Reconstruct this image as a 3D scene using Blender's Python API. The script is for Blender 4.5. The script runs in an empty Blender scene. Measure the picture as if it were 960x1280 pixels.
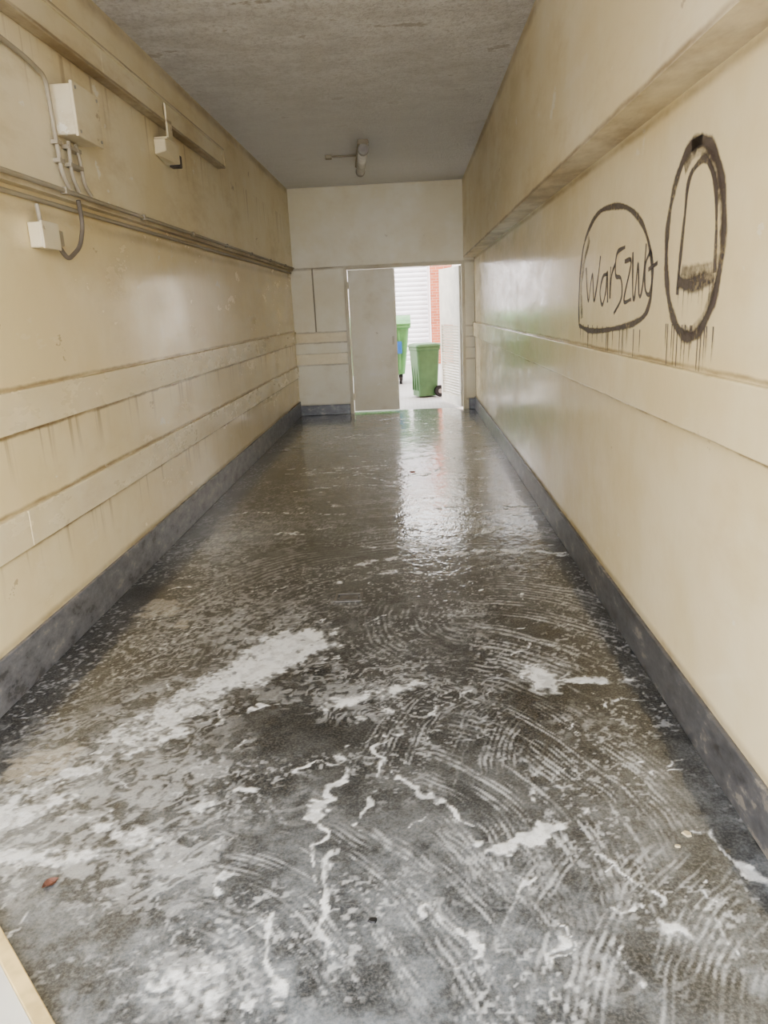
import bpy, bmesh, math, random
import numpy as np
from mathutils import Vector, Matrix
random.seed(4); rng=np.random.RandomState(7)
scn=bpy.context.scene; COL=bpy.context.collection

# ------------------------------------------------------------ node helpers
class N:
    def __init__(s,name):
        s.m=bpy.data.materials.new(name); s.m.use_nodes=True; s.t=s.m.node_tree; s.t.nodes.clear()
        s.out=s.t.nodes.new("ShaderNodeOutputMaterial"); s.b=s.t.nodes.new("ShaderNodeBsdfPrincipled")
        s.t.links.new(s.b.outputs[0],s.out.inputs[0]); s.tc=s.t.nodes.new("ShaderNodeTexCoord")
        s.P=s.tc.outputs['Object']
    def n(s,ty,**k):
        a=s.t.nodes.new("ShaderNode"+ty)
        for q,v in k.items(): setattr(a,q,v)
        return a
    def put(s,sock,v):
        if v is None: return
        if isinstance(v,bpy.types.NodeSocket): s.t.links.new(v,sock)
        else:
            if isinstance(v,(tuple,list)) and len(v)==3 and sock.type=='RGBA': v=(*v,1)
            sock.default_value=v
    def map(s,scale=(1,1,1),loc=(0,0,0),rot=(0,0,0),vec=None):
        a=s.n("Mapping"); s.put(a.inputs[0],vec or s.P); a.inputs['Location'].default_value=loc; a.inputs['Rotation'].default_value=rot; a.inputs['Scale'].default_value=scale
        return a.outputs[0]
    def noise(s,scale,detail=3,rough=.55,vec=None,dist=0):
        a=s.n("TexNoise"); s.put(a.inputs['Vector'],vec or s.P); a.inputs['Scale'].default_value=scale; a.inputs['Detail'].default_value=detail; a.inputs['Roughness'].default_value=rough; a.inputs['Distortion'].default_value=dist
        return a.outputs['Fac']
    def math(s,op,a,b=None,c=None,clamp=False):
        x=s.n("Math",operation=op); x.use_clamp=clamp; s.put(x.inputs[0],a); s.put(x.inputs[1],b)
        if c is not None: s.put(x.inputs[2],c)
        return x.outputs[0]
    def ss(s,v,a,b,lo=0.,hi=1.):
        x=s.n("MapRange",interpolation_type='SMOOTHSTEP'); s.put(x.inputs[0],v)
        for i,q in enumerate((a,b,lo,hi)): s.put(x.inputs[i+1],q)
        return x.outputs[0]
    def mix(s,f,a,b,mode='MIX'):
        x=s.n("Mix",data_type='RGBA',blend_type=mode); s.put(x.inputs[0],f); s.put(x.inputs[6],a); s.put(x.inputs[7],b)
        return x.outputs[2]
    def sep(s):
        x=s.n("SeparateXYZ"); s.put(x.inputs[0],s.P); return x.outputs
    def bump(s,h,strength=.3,dist=.01,normal=None):
        x=s.n("Bump"); s.put(x.inputs['Height'],h); x.inputs['Strength'].default_value=strength; x.inputs['Distance'].default_value=dist
        if normal: s.put(x.inputs['Normal'],normal)
        return x.outputs[0]
    def set(s,col=None,rough=None,metal=None,normal=None,spec=None):
        s.put(s.b.inputs['Base Color'],col); s.put(s.b.inputs['Roughness'],rough); s.put(s.b.inputs['Metallic'],metal)
        if normal: s.put(s.b.inputs['Normal'],normal)
        if spec is not None: s.put(s.b.inputs['Specular IOR Level'],spec)
        return s.m

def simple(name,col,rough=.5,metal=0,var=.15,scale=12,bump=.0):
    k=N(name); n=k.noise(scale,2)
    dark=tuple(c*(1-var*1.6) for c in col); c=k.mix(k.ss(n,.3,.7),dark,col)
    return k.set(c,rough,metal)

# ------------------------------------------------------------ numpy noise
def vnoise(x,y,s,seed):
    r=np.random.RandomState(seed); G=r.rand(256,256)
    X=x*s+37.3; Y=y*s+11.7; xi=np.floor(X).astype(int); yi=np.floor(Y).astype(int); fx=X-xi; fy=Y-yi
    fx=fx*fx*(3-2*fx); fy=fy*fy*(3-2*fy)
    g=lambda a,b:G[a%256,b%256]
    return (g(xi,yi)*(1-fx)+g(xi+1,yi)*fx)*(1-fy)+(g(xi,yi+1)*(1-fx)+g(xi+1,yi+1)*fx)*fy
def fbm(x,y,s,seed,o=4,ra=.55):
    t=0;a=.5;n=0
    for i in range(o): t=t+a*vnoise(x,y,s*2**i,seed+i*13); n+=a; a*=ra
    return t/n
def sst(v,a,b):
    t=np.clip((v-a)/(b-a),0,1); return t*t*(3-2*t)

# ------------------------------------------------------------ painted walls
def paint(name,base,rough=.25,dirt=1.0,bump=.10,lines=(),chip=.0,drips=()):
    k=N(name); x,y,z=k.sep()
    big=k.noise(1.1,4,.65); col=k.mix(k.ss(big,.35,.7),(base[0]*.92,base[1]*.88,base[2]*.78),base)
    ch=k.noise(4.3,6,.68,k.map((1,.7,1),(9,4,2)))
    sc=k.noise(2.6,5,.72,k.map((1,.45,1.3),(1,7,3)))
    col=k.mix(k.math('MULTIPLY',k.ss(sc,.50,.72),.36*dirt),col,(base[0]*.68,base[1]*.60,base[2]*.48))
    col=k.mix(k.math('MULTIPLY',k.ss(sc,.36,.345),.22*dirt),col,(base[0]*1.02,base[1]*1.05,base[2]*1.2))
    col=k.mix(k.math('MULTIPLY',k.ss(ch,.69-chip,.70-chip),.55*min(dirt,1)),col,(.90,.89,.84))
    col=k.mix(k.math('MULTIPLY',k.ss(ch,.305+chip*.6,.29+chip*.6),.62*min(dirt,1)),col,(base[0]*.46,base[1]*.38,base[2]*.30))
    if drips:
        dn=k.noise(15,2,.6,k.map((1,1,.05),(3,2,1)))
        for (zl,ln) in drips:   # rusty water runs that start at a ledge and fade downwards
            f=k.math('MULTIPLY',k.ss(z,zl-ln,zl,0.,1.),k.ss(z,zl+.004,zl,0.,1.))
            f=k.math('MULTIPLY',f,k.ss(dn,.54,.70)); col=k.mix(k.math('MULTIPLY',f,.55),col,(.34,.24,.13))
    if lines:
        zz=k.math('ADD',z,k.math('MULTIPLY',k.math('SUBTRACT',ch,.5),.03))
        for (zl,w,amt) in lines:
            f=k.ss(k.math('ABSOLUTE',k.math('SUBTRACT',zz,zl)),0.,w,amt,0.)
            f=k.math('MULTIPLY',f,k.ss(sc,.35,.6,.45,1.))
            col=k.mix(f,col,(.23,.155,.08))
    h=k.math('ADD',k.math('MULTIPLY',k.noise(22,2),.55),k.math('MULTIPLY',big,1.8))
    return k.set(col,k.ss(sc,.3,.7,rough-.04,rough+.10),0,k.bump(h,bump,.012),.5)
CREAM=(.88,.775,.54)
M_low=paint("cream_gloss_paint",CREAM,.19,.9,.12,[(.22,.03,.5),(.562,.016,1.),(.738,.018,.8),(1.055,.016,1.),(1.245,.018,.8),(2.0,.05,.4)],chip=.015,drips=[(1.065,.26),(.57,.24)])
M_lowR=paint("cream_gloss_paint_smooth",(.88,.785,.565),.17,.6,.10,[(.19,.03,.6),(1.052,.013,.95),(1.264,.013,.7),(2.13,.03,.5)],chip=.01)
M_up=paint("cream_upper_paint",(.83,.755,.575),.38,1.1,.12,[(2.10,.04,.6),(3.15,.07,.45)],chip=.03,drips=[(2.76,.4)])
M_upR=paint("cream_beam_paint",(.83,.755,.585),.35,.9,.12,[(2.16,.02,.8),(3.15,.07,.45)],chip=.025)
M_back=paint("cream_back_paint",(.86,.82,.70),.35,.5,.10,[(.15,.03,.4),(1.06,.02,.6),(1.21,.02,.5),(.9,.02,.5),(.74,.02,.5),(2.1,.03,.5)])
M_band=paint("cream_rail_paint",(.86,.775,.58),.26,1.0,.12,chip=.01)
k=N("stucco_ceiling"); a=k.noise(2.2,5,.70,k.map((1,1.6,1))); b=k.noise(30,4,.8); y=k.sep()[1]
c=k.mix(k.ss(a,.32,.68),(.70,.68,.65),(.90,.89,.88)); c=k.mix(k.math('MULTIPLY',k.ss(b,.45,.62),.34),c,(.34,.31,.28))
c=k.mix(k.math('MULTIPLY',k.ss(a,.61,.66),.6),c,(.34,.28,.21)); c=k.mix(k.math('MULTIPLY',k.ss(a,.33,.30),.6),c,(.95,.94,.92))
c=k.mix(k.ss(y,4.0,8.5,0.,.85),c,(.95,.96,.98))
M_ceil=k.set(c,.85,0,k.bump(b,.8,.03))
def plinth(name,d):
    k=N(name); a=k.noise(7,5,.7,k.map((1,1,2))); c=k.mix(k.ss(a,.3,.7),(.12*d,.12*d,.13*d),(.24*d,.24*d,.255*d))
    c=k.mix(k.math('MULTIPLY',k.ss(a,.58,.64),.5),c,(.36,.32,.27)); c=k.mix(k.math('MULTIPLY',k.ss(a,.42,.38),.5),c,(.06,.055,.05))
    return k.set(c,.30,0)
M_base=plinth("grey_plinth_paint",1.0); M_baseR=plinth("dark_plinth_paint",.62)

# ------------------------------------------------------------ mesh helpers
def link(o,parent=None):
    COL.objects.link(o)
    if parent: o.parent=parent
    return o
def obj(name,bm,mats,parent=None,smooth=False,bevel=0,seg=2):
    me=bpy.data.meshes.new(name); bmesh.ops.recalc_face_normals(bm,faces=bm.faces); bm.to_mesh(me); bm.free()
    for m in (mats if isinstance(mats,(list,tuple)) else [mats]): me.materials.append(m)
    o=bpy.data.objects.new(name,me)
    if smooth:
        for p in me.polygons: p.use_smooth=True
    if bevel:
        b=o.modifiers.new("bevel",'BEVEL'); b.width=bevel; b.segments=seg; b.limit_method='ANGLE'; b.angle_limit=.6
    return link(o,parent)
def box(bm,x0,x1,y0,y1,z0,z1,mi=0):
    v=[bm.verts.new(p) for p in [(x0,y0,z0),(x1,y0,z0),(x1,y1,z0),(x0,y1,z0),(x0,y0,z1),(x1,y0,z1),(x1,y1,z1),(x0,y1,z1)]]
    for q in ((0,1,2,3),(4,5,6,7),(0,1,5,4),(1,2,6,5),(2,3,7,6),(3,0,4,7)):
        f=bm.faces.new([v[i] for i in q]); f.material_index=mi
    return v
def cyl(bm,p0,p1,r,seg=16,r2=None):
    p0=Vector(p0);p1=Vector(p1);d=p1-p0;L=d.length
    M=Matrix.Translation((p0+p1)/2)@d.to_track_quat('Z','Y').to_matrix().to_4x4()
    bmesh.ops.create_cone(bm,cap_ends=True,segments=seg,radius1=r,radius2=r if r2 is None else r2,depth=L,matrix=M)
def boxes(name,L,mat,bevel=0,parent=None,smooth=False):
    bm=bmesh.new()
    for b in L: box(bm,*b)
    return obj(name,bm,mat,parent,bevel=bevel,smooth=smooth)
def pipe(name,pts,r,mat,parent=None,res=6):
    cu=bpy.data.curves.new(name,'CURVE'); cu.dimensions='3D'; cu.bevel_depth=r; cu.bevel_resolution=3; cu.use_fill_caps=True
    P=[Vector(p) for p in pts]; out=[P[0]]
    for i in range(1,len(P)-1):
        a,b,c=P[i-1],P[i],P[i+1]; q=min(.05,(a-b).length*.45,(c-b).length*.45)
        s=b+(a-b).normalized()*q; e=b+(c-b).normalized()*q
        for j in range(res+1):
            t=j/res; out.append(s*(1-t)**2+b*2*t*(1-t)+e*t*t)
    out.append(P[-1])
    sp=cu.splines.new('POLY'); sp.points.add(len(out)-1)
    for i,p in enumerate(out): sp.points[i].co=(*p,1)
    cu.materials.append(mat)
    o=bpy.data.objects.new(name,cu); link(o)
    dg=bpy.context.evaluated_depsgraph_get(); me=bpy.data.meshes.new_from_object(o.evaluated_get(dg)); 
    bpy.data.objects.remove(o); o=bpy.data.objects.new(name,me)
    for p in me.polygons: p.use_smooth=True
    return link(o,parent)
def empty(name,loc=(0,0,0)):
    e=bpy.data.objects.new(name,None); e.location=loc; e.empty_display_size=.1; return link(e)

# ------------------------------------------------------------ room
XL,XLU,XR,XRU,YB,ZC=-1.70,-1.655,.94,.79,11.2,3.18
Y0=-.35
boxes("wall_left",[(XL-.3,XL,Y0,YB,0,2.09)],M_low)
boxes("wall_left_upper",[(XL-.3,XLU,Y0,YB,2.09,ZC)],M_up)
boxes("wall_right",[(XR,XR+.3,Y0,YB,0,2.15)],M_lowR)
boxes("wall_right_upper",[(XRU,XR+.3,Y0,YB,2.15,ZC)],M_upR)
boxes("wall_back",[(XL-.3,-.93,YB,YB+.2,0,2.11),(.80,XR+.3,YB,YB+.2,0,2.11),(XL-.3,XR+.3,YB-.03,YB+.2,2.11,ZC)],M_back,bevel=.004)
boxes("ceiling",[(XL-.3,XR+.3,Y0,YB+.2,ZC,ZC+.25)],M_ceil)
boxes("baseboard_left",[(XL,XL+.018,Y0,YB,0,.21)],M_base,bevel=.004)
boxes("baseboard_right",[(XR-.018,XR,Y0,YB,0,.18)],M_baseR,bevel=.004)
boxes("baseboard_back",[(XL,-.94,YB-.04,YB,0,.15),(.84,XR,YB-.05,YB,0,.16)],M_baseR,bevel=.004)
boxes("trim_1",[(XL,XL+.022,Y0,2.92,1.065,1.235),(XL,XL+.022,2.923,7.3,1.065,1.235),(XL,XL+.022,7.303,YB,1.065,1.235)],M_band,bevel=.004)
boxes("trim_2",[(XL,XL+.022,Y0,3.05,.57,.73),(XL,XL+.022,3.053,6.6,.57,.73),(XL,XL+.022,6.603,YB,.57,.73)],M_band,bevel=.004)
boxes("trim_3",[(XR-.03,XR,Y0,YB,1.06,1.255)],M_lowR,bevel=.005)
boxes("trim_4",[(XL,-.94,YB-.02,YB,1.07,1.20),(XL,-.94,YB-.02,YB,.75,.90)],M_band,bevel=.004)
M_door=paint("door_paint",(.80,.76,.66),.33,.8,.05)
M_frame=paint("frame_paint",(.66,.61,.50),.4,.9,.05)
boxes("trim_5",[(-.93,-.885,YB-.045,YB+.1,0,2.11),(.755,.80,YB-.045,YB+.1,0,2.11),(-.885,.755,YB-.045,YB+.1,2.065,2.11)],M_frame,bevel=.004)

# ------------------------------------------------------------ floor (dense mesh carrying its soap pattern and painted sky reflections as attributes)
ys=np.concatenate([np.arange(Y0,1.0,.05),np.arange(1.0,3.0,.0055),np.arange(3.0,4.8,.009),np.arange(4.8,YB+.19,.022),[YB+.2]])
xs=np.linspace(XL,XR,441)
X,Y=np.meshgrid(xs,ys)
w1=fbm(X,Y,2.6,1)-.5; w2=fbm(X,Y,2.6,2)-.5; f1=fbm(X,Y,14,3,3)-.5; f2=fbm(X,Y,14,4,3)-.5
WX=X+w1*.26+f1*.10; WY=Y+w2*.26+f2*.10
SX=X+w1*.16+f1*.09; SY=Y+w2*.16+f2*.09
solid=np.zeros_like(X); dens=np.zeros_like(X)
def g(cx,cy,rx,ry,ang,hard=2.):
    a=math.radians(ang); dx=WX-cx; dy=WY-cy; u=(dx*math.cos(a)+dy*math.sin(a))/rx; v=(-dx*math.sin(a)+dy*math.cos(a))/ry
    return np.exp(-(u*u+v*v)**(hard/2)*.9)
def blob(*a,s=1.,hard=2.):
    global solid
    solid=np.maximum(solid,s*g(*a,hard=hard))
def dif(*a,s=.5):
    global dens
    dens=1-(1-dens)*(1-s*g(*a))
SB=.62+.50*sst(fbm(X,Y,14,33,3,.65),.36,.6)
def stroke(pts,w,s):
    global solid
    best=np.full_like(X,9.)
    for (ax,ay),(bx,by) in zip(pts[:-1],pts[1:]):
        L=(bx-ax)**2+(by-ay)**2; t=np.clip(((SX-ax)*(bx-ax)+(SY-ay)*(by-ay))/L,0,1)
        best=np.minimum(best,np.hypot(SX-ax-t*(bx-ax),SY-ay-t*(by-ay)))
    ww=w*(.25+1.7*fbm(X,Y,8,31,2))
    solid=np.maximum(solid,s*SB*np.exp(-(best/ww)**2))
blob(-.74,2.93,.50,.16,58,s=1.06); blob(-.64,3.14,.30,.19,50,s=1.12); blob(-1.02,2.5,.45,.18,52,s=.80); blob(-1.34,2.02,.32,.14,35,s=1.06); blob(-1.15,1.80,.24,.08,10,s=.95); blob(-.95,1.95,.3,.05,-20,s=.82); blob(-1.25,2.2,.3,.06,20,s=.78)
blob(.50,2.83,.12,.11,-20,s=1.12); blob(.70,2.80,.22,.04,-5,s=1.05); blob(-.05,2.78,.14,.07,0,s=.78); blob(-.28,2.72,.18,.08,20,s=.76); blob(-.58,1.42,.13,.10,0,s=.84); blob(-.2,2.55,.12,.05,60,s=.70)
stroke([(-.36,1.92),(-.28,2.15),(-.30,2.26)],.020,.96); stroke([(-.13,2.34),(-.16,2.05),(-.25,1.85),(-.29,1.62),(-.25,1.45)],.013,.96)
stroke([(-.08,2.12),(.02,1.97),(.09,1.93),(.15,1.82)],.022,.88); stroke([(.18,1.78),(.27,1.83),(.38,1.90)],.026,1.0); stroke([(.30,1.84),(.34,1.95),(.32,2.1)],.012,.82)
stroke([(-.70,2.02),(-.60,2.12),(-.52,2.08),(-.45,1.93)],.016,.88); stroke([(-.16,2.62),(-.08,2.45),(-.13,2.30)],.012,.85)
stroke([(-.36,4.31),(0,4.42),(.4,4.50),(.91,4.36)],.055,.90); stroke([(-.55,4.0),(-.2,4.15),(.2,4.05)],.035,.74)
stroke([(.45,1.78),(.52,1.65),(.60,1.58)],.011,.85); stroke([(.05,1.55),(.10,1.45),(.06,1.36)],.011,.85); stroke([(.78,1.84),(.84,1.74),(.90,1.68)],.015,1.0)
stroke([(-.45,1.60),(-.42,1.50),(-.36,1.40),(-.33,1.30)],.010,.85); stroke([(.40,2.10),(.46,2.0),(.45,1.9)],.009,.8)
stroke([(.50,1.56),(.56,1.50),(.62,1.49)],.014,.95); stroke([(.3,1.5),(.24,1.4),(.26,1.3)],.011,.8); stroke([(-.30,1.66),(-.34,1.85),(-.36,2.0)],.009,.8)
for i in range(110):
    x0=rng.uniform(-1.5,.85); y0=rng.uniform(1.3,4.6); an=rng.uniform(.2,1.9); L=rng.uniform(.04,.20); c=rng.uniform(-.12,.12)
    stroke([(x0,y0),(x0+L/2*math.cos(an)+c*.5,y0+L/2*math.sin(an)),(x0+L*math.cos(an),y0+L*math.sin(an))],rng.uniform(.004,.010),rng.uniform(.58,.85))
for i in range(50):
    x0=rng.uniform(-1.5,.6); y0=rng.uniform(4.6,10.5); L=rng.uniform(.2,.8)
    stroke([(x0,y0),(x0+L/2,y0+rng.uniform(-.1,.2)),(x0+L,y0+rng.uniform(-.2,.2))],.03,rng.uniform(.58,.85))
for a in [(-1.15,2.45,.70,.55,40,.75),(-1.1,1.85,.55,.35,10,.85),(-1.0,3.5,.65,.5,60,.72),(-.2,2.75,.40,.26,10,.8),(-.45,2.05,.3,.3,0,.35),(.35,1.9,.4,.3,0,.42),(-.58,1.42,.22,.2,0,.6),(-.2,3.5,.6,.4,20,.5),(-1.25,5.0,.45,1.0,0,.85),(-.9,6.8,.7,1.3,0,.6),(-.8,9.1,.6,.8,10,.98),(.4,6.5,.6,1.5,0,.5),(0,5,.8,.6,0,.5),(.2,1.4,.7,.25,0,.4),(.6,3.2,.45,.7,0,.45),(.65,2.4,.35,.4,0,.4),(.5,4.6,.5,.5,0,.5)]:  # left mid-floor entry also mottles the painted sky reflection
    dif(*a[:5],s=a[5])
fine=fbm(X,Y,20,50,4,.62)-.5; vf=fbm(X,Y,70,60,2)-.5
F=sst(solid+fine*.95+vf*.45,.50,.88)
F*=.66+.34*sst(fbm(X,Y,30,66,3,.65),.35,.6)
ang=math.radians(28)+w1*1.2; U_=X*np.cos(ang)+Y*np.sin(ang)*.7; V_=-X*np.sin(ang)+Y*np.cos(ang)*.7
m=vnoise(U_*18+f1*3,V_*44+f2*4,1,80)*.55+vnoise(U_*38,V_*80,1,81)*.45
mott=sst(m,.52,.68)*sst(dens+(fbm(X,Y,3.2,90,3)-.5)*.9,.40,.78)
m2=fbm(X,Y,22,120,3,.62); mott=np.maximum(mott,sst(m2,.55,.64)*sst(dens+(fbm(X,Y,3,95,3)-.5),.50,.9))
st=np.zeros_like(X)
for (cx,cy,wl,sd,rx,ry,sx,sy,am) in [(-.25,1.62,.021,1,.36,2.08,.46,.54,1.),(.0,2.1,.032,2,.60,3.3,.42,.85,1.),(-.75,.9,.018,3,-.12,1.60,.45,.38,.75),(1.3,.8,.018,4,.5,1.5,.45,.32,.75),(-.2,3.2,.04,5,-.9,3.9,.6,.9,.45),(-1.7,3.3,.03,6,-1.1,2.6,.5,.5,.35),(.1,3.0,.05,7,.2,5.4,.9,1.0,.7),(-.8,4.5,.08,8,-.2,7.6,1.1,1.5,.5),(.9,2.0,.020,9,.05,2.45,.35,.3,.65),(.3,3.5,.03,10,-.1,3.4,.4,.4,.6)]:
    dx=X-cx; dy=(Y-cy)*.85; r_=np.hypot(dx,dy)+w1*.08+f1*.006; th=np.arctan2(dy,dx)
    n=.5+.5*np.sin(2*np.pi*r_/wl+2.5*vnoise(r_*9,th*4,1,220+sd))
    brk=vnoise(r_/wl*.7,th*5,1,200+sd)
    e=((X-rx)/sx)**2+((Y-ry)/sy)**2+(fbm(X,Y,2.5,240+sd,3)-.5)*1.8
    st=np.maximum(st,am*sst(n*.45+brk*.75,.64,1.0)*(1-sst(e,.30,1.2)))
st*=.30+1.0*sst(fbm(X,Y,36,260,3,.7),.38,.62)
# loose bubbles scattered over the whole wet floor
bub=sst(fbm(X,Y,62,400,2,.7),.63,.74)*sst(fbm(X,Y,3.4,410,3),.36,.62)
W=1-(1-F*.95)*(1-mott*.34)*(1-np.clip(st,0,1)*.48)*(1-bub*.42)
b1=fbm(X,Y,1.3,300,5,.6); b2=fbm(X,Y,9,310,5,.7); b3=fbm(X,Y,45,320,3,.7)
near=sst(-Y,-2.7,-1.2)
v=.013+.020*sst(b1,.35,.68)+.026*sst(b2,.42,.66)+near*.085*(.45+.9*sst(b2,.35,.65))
v*= .78+.44*sst(b3,.3,.7)
v*= 1-.5*sst(fbm(X,Y,4.5,330,5,.72),.56,.66)
milk_glint=np.clip(sst(dens,.5,1.0)*.06+near*.04+.18*g(-1.25,2.05,.5,.3,30)+.26*g(-1.2,4.9,.3,.6,0),0,.5)*(.3+1.0*sst(b2,.35,.65))  # soap film, plus a whitish sky reflection painted on the left floor
col=np.stack([v*1.00,v,v*.98],-1)
cool=near[...,None]; col=col*(1-cool)+np.stack([v*.91,v*1.0,v*1.12],-1)*cool  # near floor lightened and blued, sky light painted into its colour
col=col*(1-milk_glint[...,None])+np.array([.44,.48,.53])*milk_glint[...,None]
for (cx,cy,rr) in [(-1.37,2.27,.11),(-1.38,3.69,.13),(-1.2,3.45,.06)]:
    d=np.hypot(X-cx,Y-cy)+f1*.16+w1*.1; mk=(1-sst(d,rr*.8,rr*1.05))*(.25+.75*sst(np.abs(fbm(X,Y,26,340,2)-.5),.01,.05))*.6
    col=col*(1-mk[...,None])+np.array([.46,.42,.36])*mk[...,None]
col=col*(1-W[...,None])+np.array([.82,.84,.87])*W[...,None]
nr,nc=X.shape
me=bpy.data.meshes.new("floor")
nv=nr*nc; nf=(nr-1)*(nc-1)
me.vertices.add(nv); me.vertices.foreach_set('co',np.stack([X,Y,np.zeros_like(X)],-1).astype(np.float32).reshape(-1))
idx=np.arange(nv).reshape(nr,nc); faces=np.stack([idx[:-1,:-1],idx[:-1,1:],idx[1:,1:],idx[1:,:-1]],-1).reshape(-1)
me.loops.add(nf*4); me.loops.foreach_set('vertex_index',faces.astype(np.int32))
me.polygons.add(nf); me.polygons.foreach_set('loop_start',np.arange(0,nf*4,4,dtype=np.int32))
me.update(calc_edges=True)
ca=me.attributes.new("soap_glint_col",'FLOAT_COLOR','POINT'); ca.data.foreach_set('color',np.concatenate([col,np.ones((nr,nc,1))],-1).astype(np.float32).reshape(-1))
at=me.attributes.new("foam",'FLOAT','POINT'); at.data.foreach_set('value',W.astype(np.float32).reshape(-1))
bh=(F*.7+mott*.15+st*.15+fbm(X,Y,11,350,4,.6)*1.1+b3*.35)
at=me.attributes.new("height",'FLOAT','POINT'); at.data.foreach_set('value',bh.astype(np.float32).reshape(-1))
fl=bpy.data.objects.new("floor",me); link(fl)
k=N("wet_soapy_concrete")
ac=k.n("Attribute",attribute_name="soap_glint_col").outputs['Color']; A=k.n("Attribute",attribute_name="foam").outputs['Fac']; H=k.n("Attribute",attribute_name="height").outputs['Fac']
n3=k.noise(110,2,.7)
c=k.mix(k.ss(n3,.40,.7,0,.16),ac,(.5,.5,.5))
c=k.mix(k.ss(n3,.46,.30,0,.26),c,(.01,.01,.01))
hh=k.math('ADD',H,k.math('MULTIPLY',n3,.22))
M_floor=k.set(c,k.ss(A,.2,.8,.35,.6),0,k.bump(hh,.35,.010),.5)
k.b.inputs['Coat Weight'].default_value=1.; k.put(k.b.inputs['Coat Roughness'],k.ss(A,.3,.8,.06,.4)); k.b.inputs['Coat IOR'].default_value=1.75
k.put(k.b.inputs['Coat Normal'],k.bump(H,.28,.010))
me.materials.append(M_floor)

# ------------------------------------------------------------ exterior
k=N("paving_ground"); br=k.n("TexBrick"); k.put(br.inputs['Vector'],k.P); br.inputs['Scale'].default_value=4; br.inputs['Color1'].default_value=(.50,.49,.47,1); br.inputs['Color2'].default_value=(.44,.43,.42,1); br.inputs['Mortar'].default_value=(.28,.27,.26,1); br.inputs['Mortar Size'].default_value=.012
M_pave=k.set(br.outputs[0],.6,0)
boxes("ground",[(-14,14,-14,Y0,-.2,-.004),(-14,14,YB+.2,30,-.2,-.004)],M_pave)
k=N("red_brick"); br=k.n("TexBrick"); k.put(br.inputs['Vector'],k.map((1,1,1),rot=(math.pi/2,0,0))); br.inputs['Scale'].default_value=4.6; br.inputs['Color1'].default_value=(.50,.16,.08,1); br.inputs['Color2'].default_value=(.40,.12,.06,1); br.inputs['Mortar'].default_value=(.48,.40,.33,1); br.inputs['Mortar Size'].default_value=.02
br.inputs['Brick Width'].default_value=.95; br.inputs['Row Height'].default_value=.32
M_brick=k.set(br.outputs[0],.8,0)
M_render=simple("pale_render",(.80,.78,.72),.8,0,.06,2)
YS=20.6
boxes("wall_courtyard_left",[(-9,-3.42,YS,YS+.4,0,4.4)],M_render); boxes("wall_courtyard_right",[(1.15,9,YS,YS+.4,0,4.4)],M_render); boxes("wall_courtyard_top",[(-3.42,1.15,YS,YS+.4,3.62,4.4)],M_render)
boxes("brick_pillar",[(.57,1.14,YS-.05,YS+.4,0,3.6)],M_brick)
boxes("unseen_upper_storeys",[(-9,9,Y0,YB+.2,ZC+.26,8.5),(-9,XL-.31,Y0,YB+.2,0,ZC+.26),(XR+.31,9,Y0,YB+.2,0,ZC+.26)],M_brick)  # unseen storeys added to shade the courtyard from the street-side sky
M_shut=simple("white_shutter_metal",(.80,.81,.83),.35,.0,.05,3)
bm=bmesh.new(); prof=[]
for i in range(30):
    z0=i*.12
    for t,d in ((0,0),(.12,.03),(.5,.045),(.88,.03)): prof.append((YS+.16-d,z0+.12*t))
prof.append((YS+.16,3.6))
va=[bm.verts.new((-3.4,p,q)) for p,q in prof]; vb=[bm.verts.new((.55,p,q)) for p,q in prof]
for i in range(len(prof)-1): bm.faces.new((va[i],vb[i],vb[i+1],va[i+1]))
box(bm,-3.4,.55,YS+.12,YS+.18,0,.09); box(bm,-3.4,-3.32,YS+.08,YS+.2,0,3.6); box(bm,.49,.55,YS+.08,YS+.2,0,3.6)
obj("roller_shutter",bm,M_shut)

# ------------------------------------------------------------ doors
M_steel=simple("brushed_steel",(.5,.49,.47),.35,.9,.1,30)
M_dark=simple("black_rubber",(.02,.02,.022),.5,0,.1,20)
def lock(parent,x,y,z):
    bm=bmesh.new(); box(bm,x-.015,x+.015,y-.005,y,z-.06,z+.06); cyl(bm,(x,y-.012,z-.02),(x,y,z-.02),.010)
    return obj("lock",bm,M_frame,parent,bevel=.002)
d1=empty("door_1",(-.875,YB+.02,0))
bm=bmesh.new(); box(bm,0,.655,0,.045,.03,2.06); box(bm,.635,.675,.03,.06,.03,2.06)
obj("leaf",bm,M_door,d1,bevel=.004)
lock(d1,.62,0,1.05)
bm=bmesh.new()
for z in (.25,1.05,1.85): cyl(bm,(-.004,-.008,z-.05),(-.004,-.008,z+.05),.010)
obj("hinges",bm,M_frame,d1)
d2=empty("door_2",(.745,YB+.06,0)); d2.rotation_euler=(0,0,math.radians(180-75))
W_=.97
M_wdoor=simple("white_door_paint",(.84,.81,.73),.4,0,.1,5)
bm=bmesh.new()
box(bm,0,W_,-.022,.022,1.22,2.05); box(bm,0,.07,-.022,.022,.03,1.22); box(bm,W_-.07,W_,-.022,.022,.03,1.22); box(bm,.07,W_-.07,-.022,.022,.03,.16)
obj("leaf",bm,M_wdoor,d2,bevel=.003)
bm=bmesh.new(); z=.17
while z<1.2:
    v=[bm.verts.new(p) for p in [(.07,-.02,z),(W_-.07,-.02,z),(W_-.07,.012,z+.036),(.07,.012,z+.036),(.07,-.016,z-.006),(W_-.07,-.016,z-.006),(W_-.07,.018,z+.032),(.07,.018,z+.032)]]
    for q in ((0,1,2,3),(4,5,6,7),(0,1,5,4),(1,2,6,5),(2,3,7,6),(3,0,4,7)): bm.faces.new([v[i] for i in q])
    z+=.042
obj("louvres",bm,M_wdoor,d2)

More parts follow.
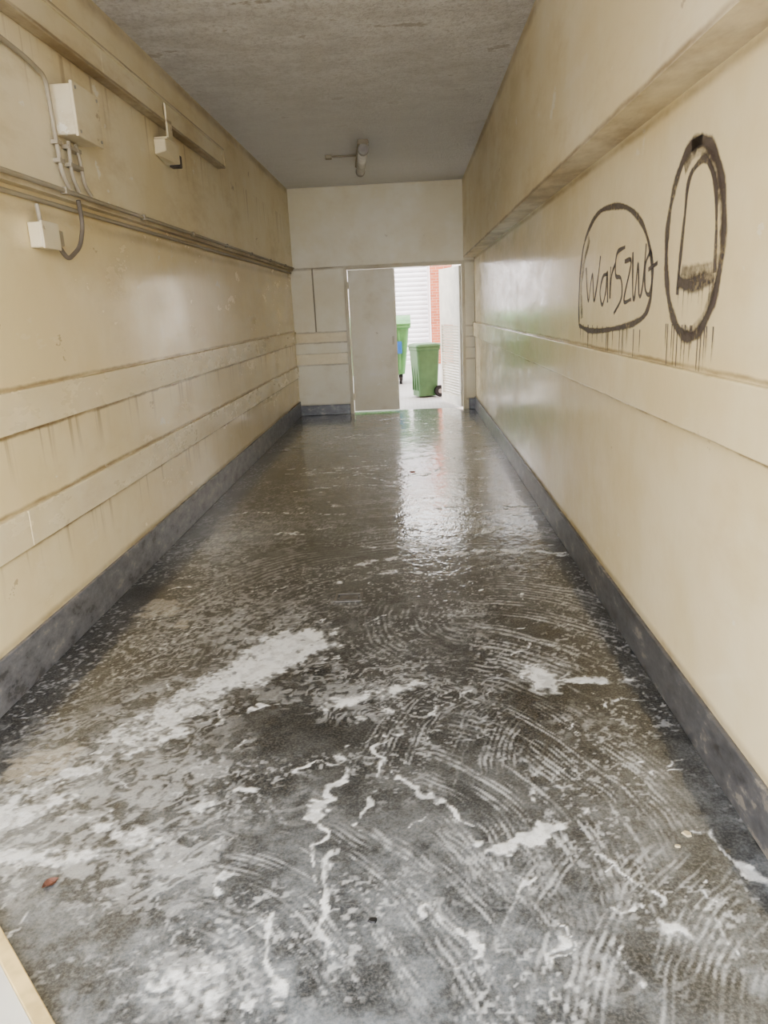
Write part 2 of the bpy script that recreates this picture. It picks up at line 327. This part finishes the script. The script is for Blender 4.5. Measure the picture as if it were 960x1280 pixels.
# ------------------------------------------------------------ wheelie bins
M_green=simple("green_bin_plastic",(.10,.20,.09),.45,0,.12,6)
M_green2=simple("bright_green_bin_plastic",(.13,.34,.12),.42,0,.12,6)
def loft(bm,rings,cap=True):
    R=[[bm.verts.new(p) for p in r] for r in rings]
    for a,b in zip(R[:-1],R[1:]):
        n=len(a)
        for i in range(n): bm.faces.new((a[i],a[(i+1)%n],b[(i+1)%n],b[i]))
    if cap:
        bm.faces.new(R[0][::-1]); bm.faces.new(R[-1])
def rrect(w,d,z,r=.04,cx=0,cy=0,seg=4):
    out=[]
    for (sx,sy,a0) in ((1,1,0),(-1,1,90),(-1,-1,180),(1,-1,270)):
        for i in range(seg+1):
            a=math.radians(a0+90*i/seg); out.append((cx+sx*(w/2-r)+r*math.cos(a),cy+sy*(d/2-r)+r*math.sin(a),z))
    return sorted(out,key=lambda q:math.atan2(q[1]-cy,q[0]-cx))
wb=empty("wheelie_bin",(.225,13.05,0)); wb.rotation_euler=(0,0,math.radians(-68)); wb.scale=(.96,.96,.98)
bm=bmesh.new()
loft(bm,[rrect(.33,.36,.02,.04),rrect(.34,.37,.20,.04),rrect(.40,.43,.80,.04),rrect(.43,.46,.82,.04),rrect(.43,.46,.86,.04)])
obj("body",bm,M_green,wb,bevel=.004)
bm=bmesh.new()
loft(bm,[rrect(.45,.48,.862,.05),rrect(.455,.485,.885,.05),rrect(.42,.44,.915,.06),rrect(.30,.32,.93,.06)])
cyl(bm,(-.18,.27,.90),(.18,.27,.90),.014); box(bm,-.18,-.15,.21,.28,.88,.91); box(bm,.15,.18,.21,.28,.88,.91)
obj("lid",bm,M_green,wb,bevel=.004)
bm=bmesh.new()
for s in(-1,1): cyl(bm,(s*.185,.19,.10),(s*.24,.19,.10),.10,24)
cyl(bm,(-.185,.19,.10),(.185,.19,.10),.012)
obj("wheels",bm,M_dark,wb,bevel=.008)
bm=bmesh.new()
for s in(-1,1): cyl(bm,(s*.241,.19,.10),(s*.244,.19,.10),.04,20)
obj("hubs",bm,M_steel,wb)
bm=bmesh.new()
for s in(-1,0,1): box(bm,s*.10-.008,s*.10+.008,-.205,-.17,.12,.70)
obj("ribs",bm,M_green,wb)
gc=empty("waste_container",(-.68,15.75,0))
bm=bmesh.new()
loft(bm,[rrect(1.08,.76,.20,.07),rrect(1.16,.84,.5,.07),rrect(1.30,.98,1.10,.07),rrect(1.38,1.06,1.12,.07),rrect(1.38,1.06,1.17,.07)])
for s in(-.45,-.15,.15,.45): box(bm,s-.02,s+.02,-.50,-.36,.30,1.10)
obj("body",bm,M_green2,gc,bevel=.008)
bm=bmesh.new(); rings=[]
for i in range(9):
    t=i/8; yy=-.53+1.06*t; zz=1.175+.16*math.sin(math.pi*t)**.8
    rings.append([(-.69,yy,zz),(.69,yy,zz),(.69,yy,zz+.025),(-.69,yy,zz+.025)])
loft(bm,rings)
obj("lid",bm,M_green2,gc,bevel=.004)
bm=bmesh.new()
for sx in(-.45,.45):
    for sy in(-.3,.3):
        cyl(bm,(sx-.025,sy,.09),(sx+.025,sy,.09),.09,20); box(bm,sx-.04,sx-.03,sy-.03,sy+.03,.08,.21); box(bm,sx+.03,sx+.04,sy-.03,sy+.03,.08,.21)
obj("casters",bm,M_dark,gc)
boxes("label",[(.34,.50,-.507,-.50,.62,.86)],simple("blue_sticker",(.03,.15,.45),.4,0,.05),parent=gc)
bm=bmesh.new(); box(bm,.05,.50,-.35,.1,0,.02); box(bm,.1,.45,-.3,.15,.02,.035)
cb=obj("cardboard",bm,simple("cardboard_brown",(.42,.20,.09),.8,0,.15),gc); cb.location=(-.02,0,1.36); cb.rotation_euler=(math.radians(22),math.radians(16),.3)

# ------------------------------------------------------------ left wall electrics
M_trunk=paint("trunking_paint",(.74,.68,.53),.42,1.3,.05,[(2.77,.02,.8),(2.915,.012,.7)],chip=.04)
M_pipe=paint("pipe_paint",(.40,.36,.29),.45,1.5,.05)
XW=XLU+.002; XP=XL+.002
tr=empty("cable_trunking",(0,0,0))
boxes("channel",[(XW,XW+.065,Y0,4.4,2.765,2.915),(XW,XW+.065,4.403,7.1,2.765,2.915)],M_trunk,bevel=.004,parent=tr)
boxes("cover_lip",[(XW+.065,XW+.074,Y0,7.08,2.762,2.778),(XW+.065,XW+.074,Y0,7.08,2.90,2.917),(XW+.0,XW+.07,7.1,7.106,2.76,2.92)],M_trunk,parent=tr)
jb=empty("junction_box",(0,0,0))
boxes("housing",[(XW,XW+.10,3.84,4.13,2.37,2.59)],M_trunk,bevel=.006,parent=jb)
boxes("lid",[(XW+.10,XW+.115,3.83,4.14,2.36,2.60)],M_trunk,bevel=.005,parent=jb)
bm=bmesh.new()
for yy in(3.86,4.11):
    for zz in(2.385,2.575): cyl(bm,(XW+.114,yy,zz),(XW+.119,yy,zz),.008,10)
obj("screws",bm,M_steel,jb)
sl=empty("conduit_outlet_box",(0,0,0))
boxes("bracket",[(XW+.076,XW+.09,5.40,5.50,2.66,2.88),(XW,XW+.09,5.36,5.56,2.655,2.67)],M_trunk,bevel=.003,parent=sl)
bm=bmesh.new(); loft(bm,[[(XW,5.34,2.56),(XW+.08,5.34,2.58),(XW+.08,5.34,2.655),(XW,5.34,2.655)],[(XW,5.58,2.53),(XW+.10,5.58,2.53),(XW+.10,5.58,2.655),(XW,5.58,2.655)]])
obj("housing",bm,M_trunk,sl,bevel=.008)
boxes("terminal",[(XW+.02,XW+.09,5.582,5.66,2.52,2.60)],simple("rusty_dark_metal",(.10,.08,.07),.6,.3,.3),bevel=.006,parent=sl)
cp=pipe("conduit_pipe",[(XW+.015,Y0,2.12),(XW+.015,11.15,2.12)],.011,M_pipe)
pipe("conduit_pipe.001",[(XP+.015,Y0,2.055),(XP+.015,11.15,2.055)],.011,M_pipe)
pipe("conduit_pipe.002",[(XW+.02,Y0,2.70),(XW+.02,2.6,2.70),(XW+.02,3.60,2.63),(XW+.02,3.77,2.60),(XW+.02,3.80,2.20),(XW+.02,3.86,2.136)],.011,M_pipe)
pipe("conduit_pipe.003",[(XW+.03,3.90,2.355),(XW+.02,3.91,2.2),(XW+.02,3.97,2.136)],.010,M_pipe)
pipe("conduit_pipe.004",[(XW+.03,3.98,2.355),(XW+.025,4.02,2.30),(XW+.02,4.05,2.18),(XW+.02,4.12,2.136)],.010,M_pipe)
bm=bmesh.new()
for yy in list(np.arange(.5,11,1.1)): box(bm,XW,XW+.030,yy,yy+.02,2.105,2.135)
for zz in(2.24,2.32): box(bm,XW,XW+.034,3.77,3.82,zz,zz+.018); box(bm,XW,XW+.034,3.885,4.035,zz,zz+.018)
obj("pipe_clips",bm,M_pipe,cp)
sb=empty("socket_box",(0,0,0))
boxes("housing",[(XP,XP+.06,3.50,3.66,1.84,1.95)],M_trunk,bevel=.006,parent=sb)
boxes("cover",[(XP+.06,XP+.07,3.495,3.665,1.835,1.955)],M_trunk,bevel=.004,parent=sb)
boxes("gland",[(XP+.01,XP+.055,3.66,3.74,1.86,1.93)],M_pipe,bevel=.006,parent=sb)
pipe("cable",[(XP+.04,3.70,1.86),(XP+.05,3.76,1.80),(XP+.06,3.90,1.87),(XP+.06,3.97,1.98),(XW+.03,3.92,2.09)],.011,simple("dark_cable",(.20,.17,.14),.5),sb)
pipe("cable_feed",[(XP+.04,3.55,1.95),(XP+.04,3.54,2.03)],.010,M_pipe,sb)
pipe("conduit_pipe.005",[(-1.38,YB-.012,2.10),(-1.38,YB-.012,1.22)],.009,M_pipe)

# ceiling fluorescent fitting
cl=empty("fluorescent_lamp",(-.47,8.95,ZC-.003)); cl.rotation_euler=(0,0,math.radians(5))
bm=bmesh.new(); loft(bm,[rrect(.11,1.30,0,.02),rrect(.12,1.32,-.04,.02),rrect(.08,1.30,-.055,.02)]); obj("base",bm,M_pipe,cl)
bm=bmesh.new(); cyl(bm,(0,-.60,-.095),(0,.60,-.095),.050,20); obj("diffuser",bm,simple("dusty_opal_plastic",(.85,.84,.81),.25,0,.1,8),cl,smooth=True)
bm=bmesh.new(); 
for s in(-1,1): cyl(bm,(0,s*.59,-.095),(0,s*.66,-.095),.055,20)
obj("end_caps",bm,simple("grey_plastic",(.34,.32,.30),.45),cl,bevel=.006)
pipe("feed_conduit",[(-.05,.1,-.012),(-.34,.12,-.012)],.010,M_pipe,cl)
bm=bmesh.new(); box(bm,-.40,-.33,.08,.16,-.035,0); obj("feed_box",bm,M_pipe,cl,bevel=.004)

# ------------------------------------------------------------ graffiti ribbons on right wall
k=N("spray_paint"); al=k.n("Attribute",attribute_name="dens").outputs['Fac']
nn=k.noise(45,4,.7); n2=k.noise(7,3,.6); tr_=k.n("BsdfTransparent"); mx=k.n("MixShader")
fa=k.math('ADD',al,k.math('MULTIPLY',k.math('SUBTRACT',nn,.5),.8)); fa=k.math('ADD',fa,k.math('MULTIPLY',k.math('SUBTRACT',n2,.5),.8))
fa=k.math('MULTIPLY',k.ss(fa,.10,.95),.80)
k.set((.095,.076,.078),.4); k.put(mx.inputs[0],fa); k.t.links.new(tr_.outputs[0],mx.inputs[1]); k.t.links.new(k.b.outputs[0],mx.inputs[2]); k.t.links.new(mx.outputs[0],k.out.inputs[0])
M_spray=k.m
def catmull(P,n=8):
    P=[Vector((a,b)) for a,b in P]; out=[]
    Q=[P[0]*2-P[1]]+P+[P[-1]*2-P[-2]]
    for i in range(1,len(Q)-2):
        a,b,c,d=Q[i-1:i+3]
        for j in range(n):
            t=j/n; out.append(.5*((2*b)+(c-a)*t+(2*a-5*b+4*c-d)*t*t+(3*b-a-3*c+d)*t**3))
    out.append(P[-1]); return out
def graffiti(name,strokes):
    verts=[];fs=[];den=[]
    for si,st_ in enumerate(strokes):
        pts,w,d=st_[:3]; drip=len(st_)>3
        P=catmull(pts) if len(pts)>2 else [Vector(pts[0]).lerp(Vector(pts[1]),q/6) for q in range(7)]
        base=len(verts); xx=XR-.0012-.00012*si
        for i,p in enumerate(P):
            t=(P[min(i+1,len(P)-1)]-P[max(i-1,0)]).normalized(); nrm=Vector((-t.y,t.x)); ww=w*(1+.18*math.sin(i*.5+si)); dd=d
            if drip: ww=w*(1-.4*i/6); dd=d*(1-.8*(i/6)**2)
            for s,q in((-1,0),(-.45,dd),(.45,dd),(1,0)):
                v=p+nrm*ww*s; verts.append((xx,v.x,v.y)); den.append(q)
        for i in range(len(P)-1):
            for j in range(3):
                a=base+i*4+j; fs.append((a,a+1,a+5,a+4))
    me=bpy.data.meshes.new(name); me.from_pydata(verts,[],fs); at=me.attributes.new("dens",'FLOAT','POINT'); at.data.foreach_set('value',den)
    me.materials.append(M_spray); o=bpy.data.objects.new(name,me); link(o)
T=.012
g1=[([(4.30,1.36),(4.32,1.50),(4.29,1.67),(4.19,1.81),(3.95,1.90),(3.66,1.90),(3.40,1.86),(3.20,1.78),(3.08,1.67),(3.04,1.55),(3.08,1.45),(3.22,1.40),(3.54,1.365),(4.0,1.34),(4.30,1.36)],.019,.78),
 ([(4.24,1.40),(4.27,1.55),(4.22,1.68),(4.10,1.80)],.035,.5),
 ([(4.16,1.66),(4.14,1.58),(4.09,1.49),(4.02,1.62),(3.97,1.49),(3.90,1.60),(3.86,1.70)],T,.98),
 ([(3.72,1.61),(3.80,1.60),(3.85,1.53),(3.80,1.47),(3.74,1.53),(3.72,1.62),(3.70,1.48)],T,.98),
 ([(3.66,1.64),(3.66,1.50),(3.64,1.60),(3.58,1.65)],T,.98),
 ([(3.43,1.71),(3.56,1.69),(3.57,1.60),(3.48,1.58),(3.46,1.50),(3.58,1.43)],T,.98),
 ([(3.43,1.65),(3.33,1.64),(3.42,1.49),(3.31,1.49)],T,.98),
 ([(3.31,1.68),(3.29,1.52),(3.26,1.50),(3.23,1.63),(3.20,1.51),(3.16,1.53),(3.13,1.70)],T,.98),
 ([(3.07,1.67),(3.13,1.62),(3.12,1.53),(3.06,1.51),(3.03,1.60),(3.08,1.67)],T,.98),([(3.09,1.60),(2.98,1.62)],T,.95)]
for i in range(15):
    yy=4.28-i*.08+random.uniform(-.04,.04); g1.append(([(yy,1.37),(yy,1.34-random.uniform(.05,.20))],.008,.9,1))
graffiti("graffiti_lettering",g1)
el=[(2.635+.255*math.cos(a)+.01*math.sin(a),1.665+.305*math.sin(a)) for a in [math.radians(80+i*20) for i in range(20)]]
el2=[(2.63+.230*math.cos(a),1.66+.280*math.sin(a)) for a in [math.radians(60+i*20) for i in range(12)]]
g2=[(el,.030,.82),(el2,.026,.5),
 ([(2.75,1.50),(2.745,1.58),(2.72,1.75),(2.70,1.86),(2.63,1.90),(2.55,1.90),(2.47,1.82),(2.44,1.70),(2.43,1.56)],.018,.82),
 ([(2.76,1.545),(2.62,1.53),(2.43,1.55)],.038,.74),([(2.72,1.58),(2.60,1.57),(2.45,1.58)],.032,.5)]
for i in range(14):
    yy=2.85-i*.034+random.uniform(-.015,.015); g2.append(([(yy,1.40),(yy,1.33-random.uniform(.0,.22))],.007,.9,1))
for i in range(7):
    yy=2.73-i*.045+random.uniform(-.01,.01); g2.append(([(yy,1.54),(yy,1.47-random.uniform(0,.10))],.005,.75,1))
graffiti("graffiti_oval",g2)

# ------------------------------------------------------------ floor clutter
M_wood=simple("raw_pine",(.74,.58,.30),.55,0,.2,15)
pb=empty("painted_board",(-1.10,1.51,0)); pb.rotation_euler=(0,0,math.radians(-45))
boxes("edge_strip",[(-.25,.75,-.03,.006,0,.030)],M_wood,bevel=.003,parent=pb)
boxes("panel",[(-.22,.72,-.30,-.03,.004,.024)],simple("white_board_paint",(.62,.61,.58),.4,0,.05),bevel=.002,parent=pb)
M_drain=simple("worn_metal_cover",(.18,.17,.16),.45,.3,.2,20)
bm=bmesh.new(); cx,cy=-.385,3.76
box(bm,cx-.075,cx+.075,cy-.06,cy-.045,0,.006); box(bm,cx-.075,cx+.075,cy+.045,cy+.06,0,.006); box(bm,cx-.075,cx-.06,cy-.045,cy+.045,0,.006); box(bm,cx+.06,cx+.075,cy-.045,cy+.045,0,.006); box(bm,cx-.05,cx+.05,cy-.035,cy+.035,0,.004)
obj("floor_access_cover",bm,M_drain,bevel=.001)
bm=bmesh.new()
L=[(0,0),(.012,.010),(.024,.014),(.036,.010),(.050,0)]
top=[bm.verts.new((a,b,.006+.006*math.sin(a*60))) for a,b in L]; bot=[bm.verts.new((a,-b*.9,.004+.008*math.cos(a*50)**2)) for a,b in L[1:-1]]; mid=[bm.verts.new((a,0,.002)) for a,b in L[1:-1]]
bm.faces.new((top[0],top[1],mid[0])); bm.faces.new((top[1],top[2],mid[1],mid[0])); bm.faces.new((top[2],top[3],mid[2],mid[1])); bm.faces.new((top[3],top[4],mid[2]))
bm.faces.new((top[0],mid[0],bot[0])); bm.faces.new((mid[0],mid[1],bot[1],bot[0])); bm.faces.new((mid[1],mid[2],bot[2],bot[1])); bm.faces.new((mid[2],top[4],bot[2]))
o=obj("dry_leaf",bm,simple("brown_leaf",(.14,.06,.04),.6,0,.3,60)); o.location=(-1.07,1.67,0); o.rotation_euler=(0,0,.9)
def chip(name,x,y,s,mat,n=7):
    bm=bmesh.new(); a=[(x+s*random.uniform(.5,1)*math.cos(i*2*math.pi/n),y+s*.7*random.uniform(.5,1)*math.sin(i*2*math.pi/n)) for i in range(n)]
    loft(bm,[[(p,q,0) for p,q in a],[(x+(p-x)*.8,y+(q-y)*.8,.005) for p,q in a]]); obj(name,bm,mat)
M_fl=simple("yellow_flake",(.55,.48,.32),.6)
chip("paint_flake",.745,1.85,.020,M_fl); chip("paint_flake",.70,1.80,.012,M_fl)
chip("pebble",-.15,1.55,.018,M_dark); chip("red_scrap",-.03,6.9,.05,simple("red_plastic",(.40,.14,.10),.5))

# ------------------------------------------------------------ light: overcast sky, brighter on the street side
w=bpy.data.worlds.new("sky"); scn.world=w; w.use_nodes=True; nt=w.node_tree; bg=nt.nodes['Background']
tc=nt.nodes.new("ShaderNodeTexCoord"); sp=nt.nodes.new("ShaderNodeSeparateXYZ"); mr=nt.nodes.new("ShaderNodeMapRange"); mr.interpolation_type='SMOOTHSTEP'
nt.links.new(tc.outputs['Generated'],sp.inputs[0]); nt.links.new(sp.outputs['Y'],mr.inputs[0])
mr.inputs[1].default_value=.1; mr.inputs[2].default_value=-.8; mr.inputs[3].default_value=5.5; mr.inputs[4].default_value=11.0
nt.links.new(mr.outputs[0],bg.inputs[1]); bg.inputs[0].default_value=(.97,.98,1.0,1)
scn.view_settings.view_transform='AgX'; scn.view_settings.look='AgX - Medium High Contrast'; scn.view_settings.exposure=-.10

# ------------------------------------------------------------ camera
yaw=math.radians(2.62); p=math.radians(15.25); r=0.048
fw=Vector((-math.sin(yaw)*math.cos(p),math.cos(yaw)*math.cos(p),-math.sin(p)))
rt=Vector((math.cos(yaw),math.sin(yaw),0)); up=rt.cross(fw)
R=rt*math.cos(r)-up*math.sin(r); U=up*math.cos(r)+rt*math.sin(r)
cam=bpy.data.cameras.new("camera"); cam.sensor_fit='VERTICAL'; cam.sensor_height=36; cam.lens=930/1280*36; cam.clip_start=.02
co=link(bpy.data.objects.new("camera",cam)); M=Matrix((R,U,-fw)).transposed().to_4x4(); M.translation=(0,0,1.5); co.matrix_world=M
scn.camera=co
